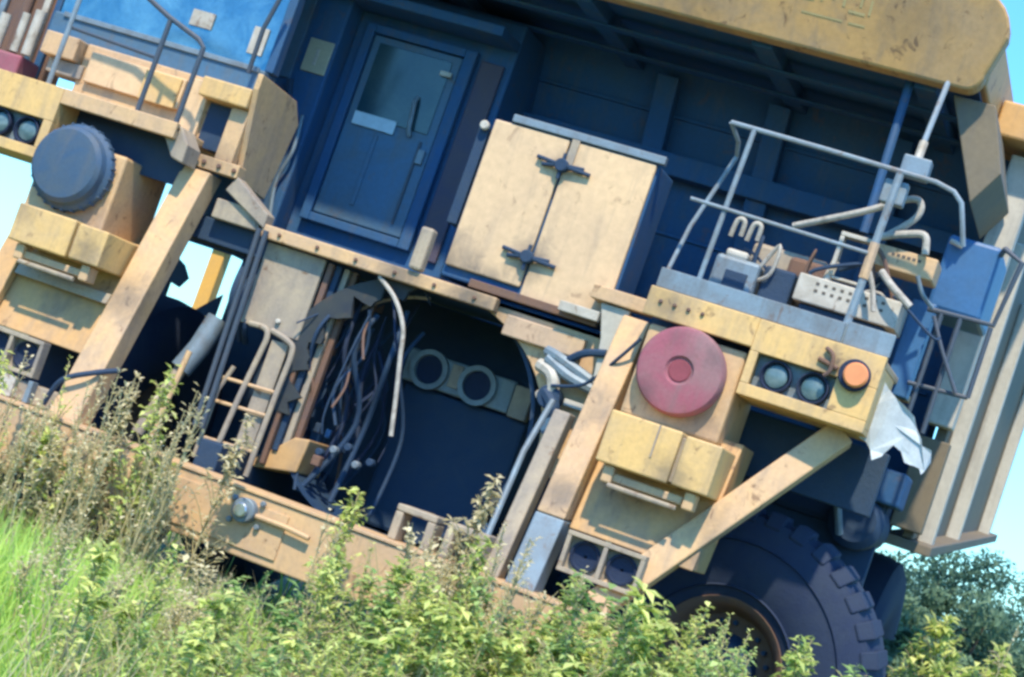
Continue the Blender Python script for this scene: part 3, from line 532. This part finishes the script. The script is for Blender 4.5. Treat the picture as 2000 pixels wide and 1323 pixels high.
# underbody: fender, tank, rear axle and the other wheels
bx('inner_fender', DARK, T, 2.30, 3.36, 1.28, 1.36, 2.45, 2.90, 0.01)
bx('inner_fender', DARK, T, 2.15, 3.36, 2.14, 2.2, 1.5, 2.6, 0.01)
bx('fender', DARK, T, 2.55, 3.35, 2.1, 2.9, 2.35, 2.75, 0.05)
cyl('air_tank', DARK, T, (3.2, 2.4, 2.42), 0.2, 0, 0.5, n=24, ch=0.05)
bx('hydraulic_box', NAVY, T, 3.22, 3.45, 1.9, 2.3, 2.6, 2.85, 0.02)
tb('steering_link', STEEL, T, P((3.1, 1.8, 2.75), (3.06, 1.75, 2.5), (3.12, 1.9, 2.3)), 0.03)
TP = [(0.50, -0.34), (0.54, -0.38), (0.80, -0.44), (1.06, -0.42), (1.16, -0.36), (1.19, -0.2), (1.19, 0.2), (1.16, 0.36), (1.06, 0.42), (0.80, 0.44), (0.54, 0.38), (0.50, 0.34)]
def wheel(name, parent, c, axis, lugs=True):
    e = empty(name); 
    if parent: e.parent = parent
    else: e.location = (c[0], c[1], 0); c = (0, 0, c[2])
    ty = MB().lathe(TP, c, axis, 72, closed=True).build('tyre', BLK, e, smooth=True)
    rm = MB().lathe([(0.26, 0.08), (0.40, 0.10), (0.45, 0.28), (0.48, 0.35), (0.52, 0.375), (0.54, 0.34), (0.50, 0.26), (0.50, -0.3), (0.26, -0.3)], c, axis, 48, closed=True).build('rim', RUST, e, smooth=True)
    if lugs:
        MB().lathe([(0.02, -0.1), (0.26, -0.1), (0.26, 0.09), (0.19, 0.2), (0.02, 0.22)], c, axis, 32).build('hub', DARK, e, smooth=True)
        axv = Vector(axis).normalized(); a_ = axv.cross(Vector((0, 0, 1))).normalized(); b_ = axv.cross(a_)
        for k in range(20):
            t = 2*math.pi*k/20; p = Vector(c)+0.345*(math.cos(t)*a_+math.sin(t)*b_); MB().tube([p+axv*0.08, p+axv*0.14], 0.02, 6).build('wheel_nut', DARK, e)
        for rr_ in (0.60, 0.95): MB().lathe([(rr_-0.012, 0.40), (rr_, 0.448 if rr_ > .9 else 0.42), (rr_+0.012, 0.40)], c, axis, 72, closed=True).build('sidewall_ring', BLK, e, smooth=True)
        ax = Vector(axis).normalized(); a = ax.cross(Vector((0, 0, 1))).normalized(); b = ax.cross(a); N = 34; first = None
        for k in range(N):
            t = 2*math.pi*k/N; rd_ = math.cos(t)*a + math.sin(t)*b; tg = ax.cross(rd_)
            M = Matrix((rd_, tg, ax)).transposed().to_4x4(); M.translation = Vector(c)
            if first is None:
                q = MB(); q.add([(1.07, -0.055, 0.37), (1.07, 0.055, 0.37), (1.12, 0.065, 0.405), (1.12, -0.065, 0.405), (1.23, -0.07, 0.33), (1.23, 0.07, 0.33), (1.24, 0.10, -0.02), (1.24, -0.02, -0.02), (1.14, -0.05, -0.02), (1.14, 0.09, -0.02)],
                    [(0, 1, 2, 3), (3, 2, 5, 4), (4, 5, 6, 7), (7, 6, 9, 8), (8, 9, 1, 0), (1, 9, 6, 5, 2), (0, 3, 4, 7, 8)])
                first = q.build('tread_lug', BLK, e, 0.012); o = first
            else:
                o = first.copy(); COL.objects.link(o); o.parent = e
            o.matrix_local = M
    return e
wheel('front_wheel', T, (-2.75, 2.1, 1.18), (-1, 0, 0), False)
wheel('rear_wheel', T, (2.75, 6.6, 1.18), (1, 0, 0), False); wheel('rear_wheel', T, (-3.3, 6.6, 1.18), (-1, 0, 0), False)
lw = wheel('giant_tyre', None, (2.70, 1.64, 1.25), (-0.08, -1, 0.0)); lw.scale = (0.92, 0.92, 0.92)
tag(lw, 'giant black tyre on a rusty rim standing behind the diagonal yellow brace', 'tyre')

fp = MB().box(-6.02, -5.84, 9.0, 9.18, 0, 3.35).box(-6.1, -5.76, 8.92, 9.26, 3.352, 3.42).box(-6.15, -5.71, 8.87, 9.31, -0.05, 0.05).build('steel_post', mat('orange_yellow_paint', (0.66, 0.36, 0.07), 0.6, (0.5, 0.3, 0.1), 0.6, 3.0), None, 0.01)
tag(fp, 'orange-yellow steel post far behind, seen through the gap beside the strut', 'post')
# added pale panel by the right deck, shaped as a sunlit wall patch
sh = MB().prism([(3.17, 3.38), (3.29, 3.27), (3.346, 3.233), (3.424, 3.196), (3.5, 3.15), (3.536, 3.081), (3.536, 3.083), (3.59, 3.02), (3.608, 2.981), (3.675, 2.971), (3.68, 2.95), (3.69, 2.899), (3.674, 2.829), (3.66, 2.8), (3.637, 2.835), (3.601, 2.841), (3.57, 2.84), (3.532, 2.844), (3.489, 2.906), (3.43, 2.93), (3.387, 2.856), (3.381, 2.835), (3.33, 2.79), (3.298, 2.852), (3.254, 2.896), (3.2, 2.91), (3.2, 3.12)], 0.75, 0.762, 'y', lambda z: 0.022*math.sin(z*31)).build('sunlit_patch', SUNPATCH)
tag(sh, 'added pale panel standing for a sunlit patch beside the orange marker lamp', 'sunlit patch')

# ------------------------------------------------------------------ vegetation
def gmat(name, c1, c2, trans=0.45):
    m = bpy.data.materials.new(name); m.use_nodes = True; n = m.node_tree; L = n.links; b = n.nodes['Principled BSDF']; b.inputs['Roughness'].default_value = 0.6; b.inputs['Specular IOR Level'].default_value = 0.25
    at = n.nodes.new('ShaderNodeAttribute'); at.attribute_name = 'tone'
    oi = n.nodes.new('ShaderNodeObjectInfo'); ad = n.nodes.new('ShaderNodeMath'); ad.operation = 'MULTIPLY_ADD'; ad.inputs[1].default_value = 0.4
    L.new(oi.outputs['Random'], ad.inputs[0]); L.new(at.outputs['Fac'], ad.inputs[2])
    rp = n.nodes.new('ShaderNodeValToRGB'); els = rp.color_ramp.elements
    els[0].color = (*c1, 1); els[0].position = 0.1; els[1].color = (*c2, 1); els[1].position = 1.1 if False else 1.0
    L.new(ad.outputs[0], rp.inputs[0]); L.new(rp.outputs[0], b.inputs['Base Color'])
    tr = n.nodes.new('ShaderNodeBsdfTranslucent'); L.new(rp.outputs[0], tr.inputs[0]); ms = n.nodes.new('ShaderNodeMixShader'); ms.inputs[0].default_value = trans
    L.new(b.outputs[0], ms.inputs[1]); L.new(tr.outputs[0], ms.inputs[2]); L.new(ms.outputs[0], n.nodes['Material Output'].inputs[0])
    return m
G_FRESH = gmat('fresh_grass', (0.18, 0.38, 0.06), (0.52, 0.74, 0.18)); G_DRY = gmat('dry_grass', (0.32, 0.29, 0.17), (0.64, 0.58, 0.36), 0.3)
W_GREEN = gmat('weed_leaf', (0.28, 0.42, 0.11), (0.76, 0.82, 0.32)); W_PALE = gmat('pale_weed_leaf', (0.50, 0.47, 0.30), (0.84, 0.78, 0.54)); W_STEM = gmat('weed_stem', (0.34, 0.30, 0.16), (0.5, 0.44, 0.26), 0.1)
B_LEAF = gmat('shrub_leaf', (0.05, 0.12, 0.09), (0.22, 0.34, 0.20)); B_STEM = mat('shrub_bark', (0.09, 0.07, 0.05), 0.9)

def mesh_np(name, V, F, m, tone=None):
    me = bpy.data.meshes.new(name); me.vertices.add(len(V)); me.vertices.foreach_set('co', np.asarray(V, np.float32).ravel())
    k = F.shape[1]; me.loops.add(F.size); me.polygons.add(len(F)); me.loops.foreach_set('vertex_index', F.astype(np.int32).ravel())
    me.polygons.foreach_set('loop_start', np.arange(0, F.size, k, dtype=np.int32)); me.polygons.foreach_set('loop_total', np.full(len(F), k, np.int32))
    me.update(); me.validate()
    if tone is not None:
        a = me.attributes.new('tone', 'FLOAT', 'POINT'); a.data.foreach_set('value', np.asarray(tone, np.float32))
    me.materials.append(m); return me
def blades(base, h, wd, lean, name, m, tone):
    """base Nx3, h,wd N, curved blade of three quads"""
    N = len(base); ang = rng.uniform(0, 2*np.pi, N); side = np.stack([np.cos(ang), np.sin(ang), np.zeros(N)], 1)
    la = rng.uniform(0, 2*np.pi, N); ld_ = np.stack([np.cos(la), np.sin(la), np.zeros(N)], 1)*(lean*h)[:, None]
    V = np.zeros((N, 8, 3)); tn = np.zeros((N, 8))
    for i, t in enumerate((0, .4, .75, 1.0)):
        c = base + np.stack([np.zeros(N), np.zeros(N), h*t*(1-0.25*lean*t)], 1) + ld_*t*t
        ww = (wd*(1, .85, .55, .08)[i])[:, None]
        V[:, 2*i] = c-side*ww; V[:, 2*i+1] = c+side*ww; tn[:, 2*i] = tn[:, 2*i+1] = tone+0.25*t
    q = np.array([[0, 1, 3, 2], [2, 3, 5, 4], [4, 5, 7, 6]]); F = (np.arange(N)[:, None, None]*8+q[None]).reshape(-1, 4)
    me = mesh_np(name, V.reshape(-1, 3), F, m, tn.ravel()); o = bpy.data.objects.new(name, me); COL.objects.link(o); return o
def scatter(n, x0, x1, y0, y1, dens=None):
    p = np.stack([rng.uniform(x0, x1, n), rng.uniform(y0, y1, n)], 1)
    if dens is not None: p = p[rng.uniform(0, 1, n) < dens(p[:, 0], p[:, 1])]
    return np.column_stack([p, gh(p[:, 0], p[:, 1])])
def patch(x, y, s=1.0): return 0.5+0.25*np.sin(x*1.9*s+0.7)*np.cos(y*1.3*s+1.1)+0.25*np.sin(x*0.8*s-y*1.6*s+2)
# fresh grass, stronger on the left, in front of the bumper
b = scatter(46000, -5.0, 5.5, -8.0, 0.6, lambda x, y: 0.30+0.6*patch(x, y))
N = len(b); pt = patch(b[:, 0], b[:, 1])
o = blades(b, rng.uniform(0.25, 0.62, N)*(0.75+0.5*pt), rng.uniform(0.004, 0.009, N), rng.uniform(0.1, 0.6, N), 'grass', G_FRESH, 0.15+0.5*pt+rng.uniform(-0.15, 0.2, N))
tag(o, 'tall fresh green grass growing in front of the truck bumper', 'grass', kind='stuff')
b = scatter(13000, -2.9, 0.1, -3.0, -0.35, lambda x, y: 0.35+0.65*patch(x+1, y, 1.3)); N = len(b)
o = blades(b, rng.uniform(0.35, 0.72, N), rng.uniform(0.005, 0.011, N), rng.uniform(0.05, 0.4, N), 'bright_grass', G_FRESH, rng.uniform(0.35, 0.85, N))
tag(o, 'bright green upright grass before the left half of the bumper', 'grass', kind='stuff')
b = scatter(16000, -5.0, 5.5, -8.0, 1.0, lambda x, y: 1-patch(x+3, y, 0.8)); N = len(b)
o = blades(b, rng.uniform(0.35, 0.85, N), rng.uniform(0.002, 0.005, N), rng.uniform(0.1, 0.5, N), 'dry_grass', G_DRY, rng.uniform(0.0, 0.8, N))
tag(o, 'dry straw coloured grass stems mixed through the green grass', 'grass', kind='stuff')
b = scatter(30000, -14, 22, 0.8, 45, lambda x, y: np.where((x > 3.6) | (x < -4.2) | (y > 9), 1.0, 0.12)); N = len(b)
o = blades(b, rng.uniform(0.3, 0.8, N), rng.uniform(0.008, 0.02, N), rng.uniform(0.1, 0.6, N), 'field_grass', G_FRESH, rng.uniform(0.0, 0.6, N))
tag(o, 'rough field grass beside and behind the truck', 'grass', kind='stuff')

def weed_mesh(h, nl, spread, leaf, up, seed, lift=0.1):
    """returns (stem MB, leaf verts, faces, tone)"""
    r = np.random.default_rng(seed); bend = r.uniform(-0.08, 0.08, 2)*h
    pts = [(bend[0]*t*t, bend[1]*t*t, h*t) for t in np.linspace(0, 1, 6)]
    st = MB().tube(pts, 0.009, 5, r1=0.003); V = []; F = []; tn = []
    nb = max(4, int(nl/9)); tips = []
    for k in range(nb):
        t = r.uniform(0.15, 0.92); a = r.uniform(0, 6.283); L = spread*(1.05-t)*r.uniform(0.6, 1.2)+0.04; p = Vector((bend[0]*t*t, bend[1]*t*t, h*t)); e = p+Vector((math.cos(a)*L, math.sin(a)*L, L*up)); tips.append((p, e)); st.tube([p, (p+e)/2+Vector((0, 0, 0.02)), e], 0.004, 4, r1=0.002)
    tips.append((Vector(pts[3]), Vector(pts[5])))
    for k in range(nl):
        p, e = tips[r.integers(0, len(tips))] if r.uniform() < 0.8 else tips[-1]
        t = r.uniform(0.15, 1.05); c = p+(e-p)*t; a = r.uniform(0, 6.283); ln = leaf*r.uniform(0.5, 1.3); wd = ln*r.uniform(0.16, 0.3)
        dirv = Vector((math.cos(a), math.sin(a), r.uniform(-0.6, 0.6)+lift)).normalized(); sv = dirv.cross(Vector((0, 0, 1))).normalized(); i = len(V)
        tw = Vector((0, 0, r.uniform(-0.3, 0.3)*wd))
        V += [c, c+dirv*ln*0.5+sv*wd+tw, c+dirv*ln-Vector((0, 0, ln*0.25)), c+dirv*ln*0.5-sv*wd-tw]; F.append((i, i+1, i+2, i+3)); q = r.uniform(0, 0.75); tn += [q]*4
    return st, np.array([tuple(v) for v in V]), np.array(F), tn
def weed_proto(h, nl, spread, leaf, up, seed, lm, lift=0.1):
    st, V, F, tn = weed_mesh(h, nl, spread, leaf, up, seed, lift)
    s_me = bpy.data.meshes.new('stem'); s_me.from_pydata(st.v, [], st.f); s_me.materials.append(W_STEM)
    return s_me, mesh_np('leaves', V, F, lm, tn), h
W_DEEP = gmat('deep_weed_leaf', (0.18, 0.34, 0.12), (0.54, 0.70, 0.28))
LEAFY = [weed_proto(0.9+0.05*i, 270+20*(i % 3), 0.20+0.03*(i % 4), 0.034+0.019*(i % 4), 0.7+0.2*(i % 3), 100+i, W_DEEP if i % 3 == 1 else W_GREEN, 0.1+0.15*(i % 3)) for i in range(9)]
SPIRE = [weed_proto(1.15+0.08*i, 420, 0.20, 0.06, 1.3, 200+i, W_PALE if i % 2 else W_GREEN) for i in range(4)]
WISP = [weed_proto(1.35+0.07*i, 130, 0.10, 0.045, 2.6, 400+i, W_PALE if i % 3 else W_GREEN, 0.9) for i in range(6)]
BRUSH = [weed_proto(0.85+0.08*i, 190, 0.24, 0.045, 1.8, 300+i, W_PALE, 0.5) for i in range(5)]
def weed(proto, name, x, y, h, label, group=None):
    s_me, l_me, ph = proto; e = empty(name, (x, y, float(gh(x, y))-0.01), random.uniform(0, 6.28)); s = h/ph; e.scale = (0.55+0.45*s, 0.55+0.45*s, s)
    a = bpy.data.objects.new('stem', s_me); c = bpy.data.objects.new('leaves', l_me)
    for q in (a, c): COL.objects.link(q); q.parent = e
    tag(e, label, 'weed', group); return e
# single weeds that rise in front of the truck
HERO = [(1.23, -0.4, 1.80, 1, 'tall pale weed spire in front of the dark engine bay by the grey post foot'), (0.48, -0.4, 1.45, 0, 'small green weed tip rising over the bumper top near the drain hose'),
        (-1.09, -0.4, 1.85, 2, 'tall pale green weed rising in front of the tube ladder and dark wheel arch'), (-1.41, -0.35, 1.55, 1, 'dusty pink weed beside the tall green weed left of the ladder'),
        (-2.26, -0.5, 1.60, 2, 'yellow green weed in front of the lamps under the black intake cap'), (-0.55, -0.3, 1.70, 3, 'dusty seeding weed growing before the foot of the tube ladder'),
        (2.0, -0.4, 1.50, 2, 'leafy weed reaching the pair of lamps under the red intake cap'), (2.62, -0.7, 1.42, 2, 'green weed in front of the rim of the giant tyre'), (1.62, -0.5, 1.25, 1, 'pinkish dry weed at the foot of the blue-grey post'),
        (1.40, -0.55, 1.45, 0, 'bushy weed leaning on the right half of the bumper below the tall spire')]
for x, y, h, k, lab in HERO: weed(SPIRE[k], 'tall_weed', x, y, h, lab)
ZONES = [(-2.7, -0.55, -1.0, -0.1, 40, 1.15, 1.82, WISP, 'wispy_weed', 'tall wispy pale seed stalk rising over the left half of the bumper', 'wispy stalks over the left bumper'),
         (0.5, 2.2, -1.0, -0.1, 18, 1.15, 1.6, WISP, 'wispy_weed', 'tall wispy pale seed stalk among leafy weeds at the right half of the bumper', 'wispy stalks over the right bumper'),
         (2.2, 3.7, -1.4, 0.8, 32, 1.15, 1.6, LEAFY, 'leafy_weed', 'chest-high leafy weed hiding the lower half of the giant tyre', 'high weeds before the giant tyre'),
         (0.92, 2.55, -1.7, -0.15, 75, 0.80, 1.32, LEAFY, 'leafy_weed', 'waist-high leafy yellow-green weed crowding the right half of the bumper', 'leafy weeds against the bumper'),
         (2.2, 3.9, -2.0, 0.9, 60, 0.75, 1.30, LEAFY, 'leafy_weed', 'leafy green weed in front of the giant tyre', 'leafy weeds before the giant tyre'),
         (0.45, 2.9, -4.2, -1.7, 70, 0.6, 1.05, LEAFY, 'leafy_weed', 'leafy weed in the thick patch away from the bumper', 'leafy weeds in the thick patch'),
         (-2.7, -0.75, -0.9, -0.15, 27, 0.85, 1.38, BRUSH, 'dry_weed', 'dusty brown seeding weed against the left half of the bumper', 'dry weeds against the bumper'),
         (-2.7, -1.0, -0.8, -0.15, 6, 0.8, 1.35, LEAFY, 'leafy_weed', 'green leafy weed among dusty brown weeds at the left half of the bumper', 'green weeds among the dry ones'),
         (-0.9, 0.5, -3.2, -0.9, 40, 0.4, 0.85, BRUSH, 'dry_weed', 'short dusty weed in the bright green grass', 'dry weeds in the green grass'),
         (-0.5, 0.8, -2.0, -0.4, 26, 0.35, 0.72, BRUSH, 'dry_weed', 'low dry weed under the bare stretch of bumper', 'dry weeds under the bumper'),
         (1.0, 2.4, -1.2, -0.2, 12, 0.9, 1.35, BRUSH, 'dry_weed', 'pinkish dry weed among the leafy weeds by the grey post foot', 'dry weeds by the post foot'),
         (3.35, 4.5, 2.3, 6.5, 30, 1.25, 1.95, LEAFY, 'leafy_weed', 'tall leafy weed beyond the giant tyre, below the ribbed body side', 'leafy weeds beyond the tyre')]
for (x0, x1, y0, y1, cnt, h0, h1, kit, nm, lab, grp) in ZONES:
    for i in range(cnt):
        x, y = random.uniform(x0, x1), random.uniform(y0, y1)
        if -0.55 < x < 0.45 and y > -1.3 and h1 > 0.8: continue
        weed(random.choice(kit), nm, x, y, random.uniform(h0, h1), lab, grp)

# shrubs to the right, behind the truck
def shrub(x, y, h, rad, label, seed):
    r = np.random.default_rng(seed); e = empty('shrub', (x, y, 0)); st = MB()
    cl = []
    for k in range(9):
        a = r.uniform(0, 6.283); d = rad*r.uniform(0.1, 0.8); z = h*r.uniform(0.45, 0.95); top = Vector((math.cos(a)*d, math.sin(a)*d, z)); st.tube([(0.1*math.cos(a), 0.1*math.sin(a), -0.1), top*0.5+Vector((0, 0, 0.1*h)), top], 0.05, 5, r1=0.012); cl.append(top)
    for k in range(12):
        a = r.uniform(0, 6.283); d = rad*r.uniform(0.2, 1.0); cl.append(Vector((math.cos(a)*d, math.sin(a)*d, h*r.uniform(0.15, 0.7))))
    n_ = 9500; ci = r.integers(0, len(cl), n_); cs = np.array([tuple(c) for c in cl])
    crd = r.uniform(0.25, 0.5, len(cl))*rad*0.75
    v = r.normal(size=(n_, 3)); v /= np.linalg.norm(v, axis=1)[:, None]; c = cs[ci]+v*(crd[ci]*r.uniform(0.3, 1.0, n_)**0.5)[:, None]*np.array([1, 1, 0.85]); c[:, 2] = np.abs(c[:, 2])+0.02
    a1 = r.normal(size=(n_, 3)); a1 /= np.linalg.norm(a1, axis=1)[:, None]; a2 = np.cross(a1, v+0.01); a2 /= np.linalg.norm(a2, axis=1)[:, None]; sz = r.uniform(0.025, 0.06, n_)[:, None]
    V = np.stack([c-a1*sz, c+a2*sz*0.5, c+a1*sz, c-a2*sz*0.5], 1).reshape(-1, 3); F = np.arange(n_*4).reshape(-1, 4); tn = np.repeat(r.uniform(0, 0.7, n_)*(0.5+r.uniform(0, 0.6, len(cl))[ci]), 4)
    st.build('trunk', B_STEM, e, smooth=True)
    o = bpy.data.objects.new('crown', mesh_np('crown', V, F, B_LEAF, tn)); COL.objects.link(o); o.parent = e
    tag(e, label, 'shrub', 'shrubs behind the truck'); return e
SH = [(3.5, 11.5, 2.5, 1.1, 'dense blue-green shrub standing right under the tail of the dump body'), (2.5, 12.5, 2.6, 1.2, 'dark shrub half hidden behind the giant tyre'), (4.5, 12.0, 2.3, 1.0, 'low loose shrub at the field side of the dense blue-green one'),
      (3.0, 17.0, 3.0, 1.6, 'taller shrub rising behind the dense blue-green one'), (4.4, 19.0, 3.1, 1.7, 'broad dark shrub on the open field edge'), (6.5, 26, 3.4, 2.2, 'wide pale shrub far out in the field'),
      (3.85, 3.4, 1.55, 0.6, 'small bush beside the giant tyre with the dry stalk'), (3.55, 5.4, 1.75, 0.7, 'bush tucked below the ribbed body side')]
for i, s in enumerate(SH): shrub(*s, 500+i)
dg = weed_proto(1.7, 60, 0.06, 0.05, 1.5, 999, W_PALE); weed(dg, 'dry_stalk', 4.40, 1.2, 2.15, 'single tall straw stalk right of the giant tyre')
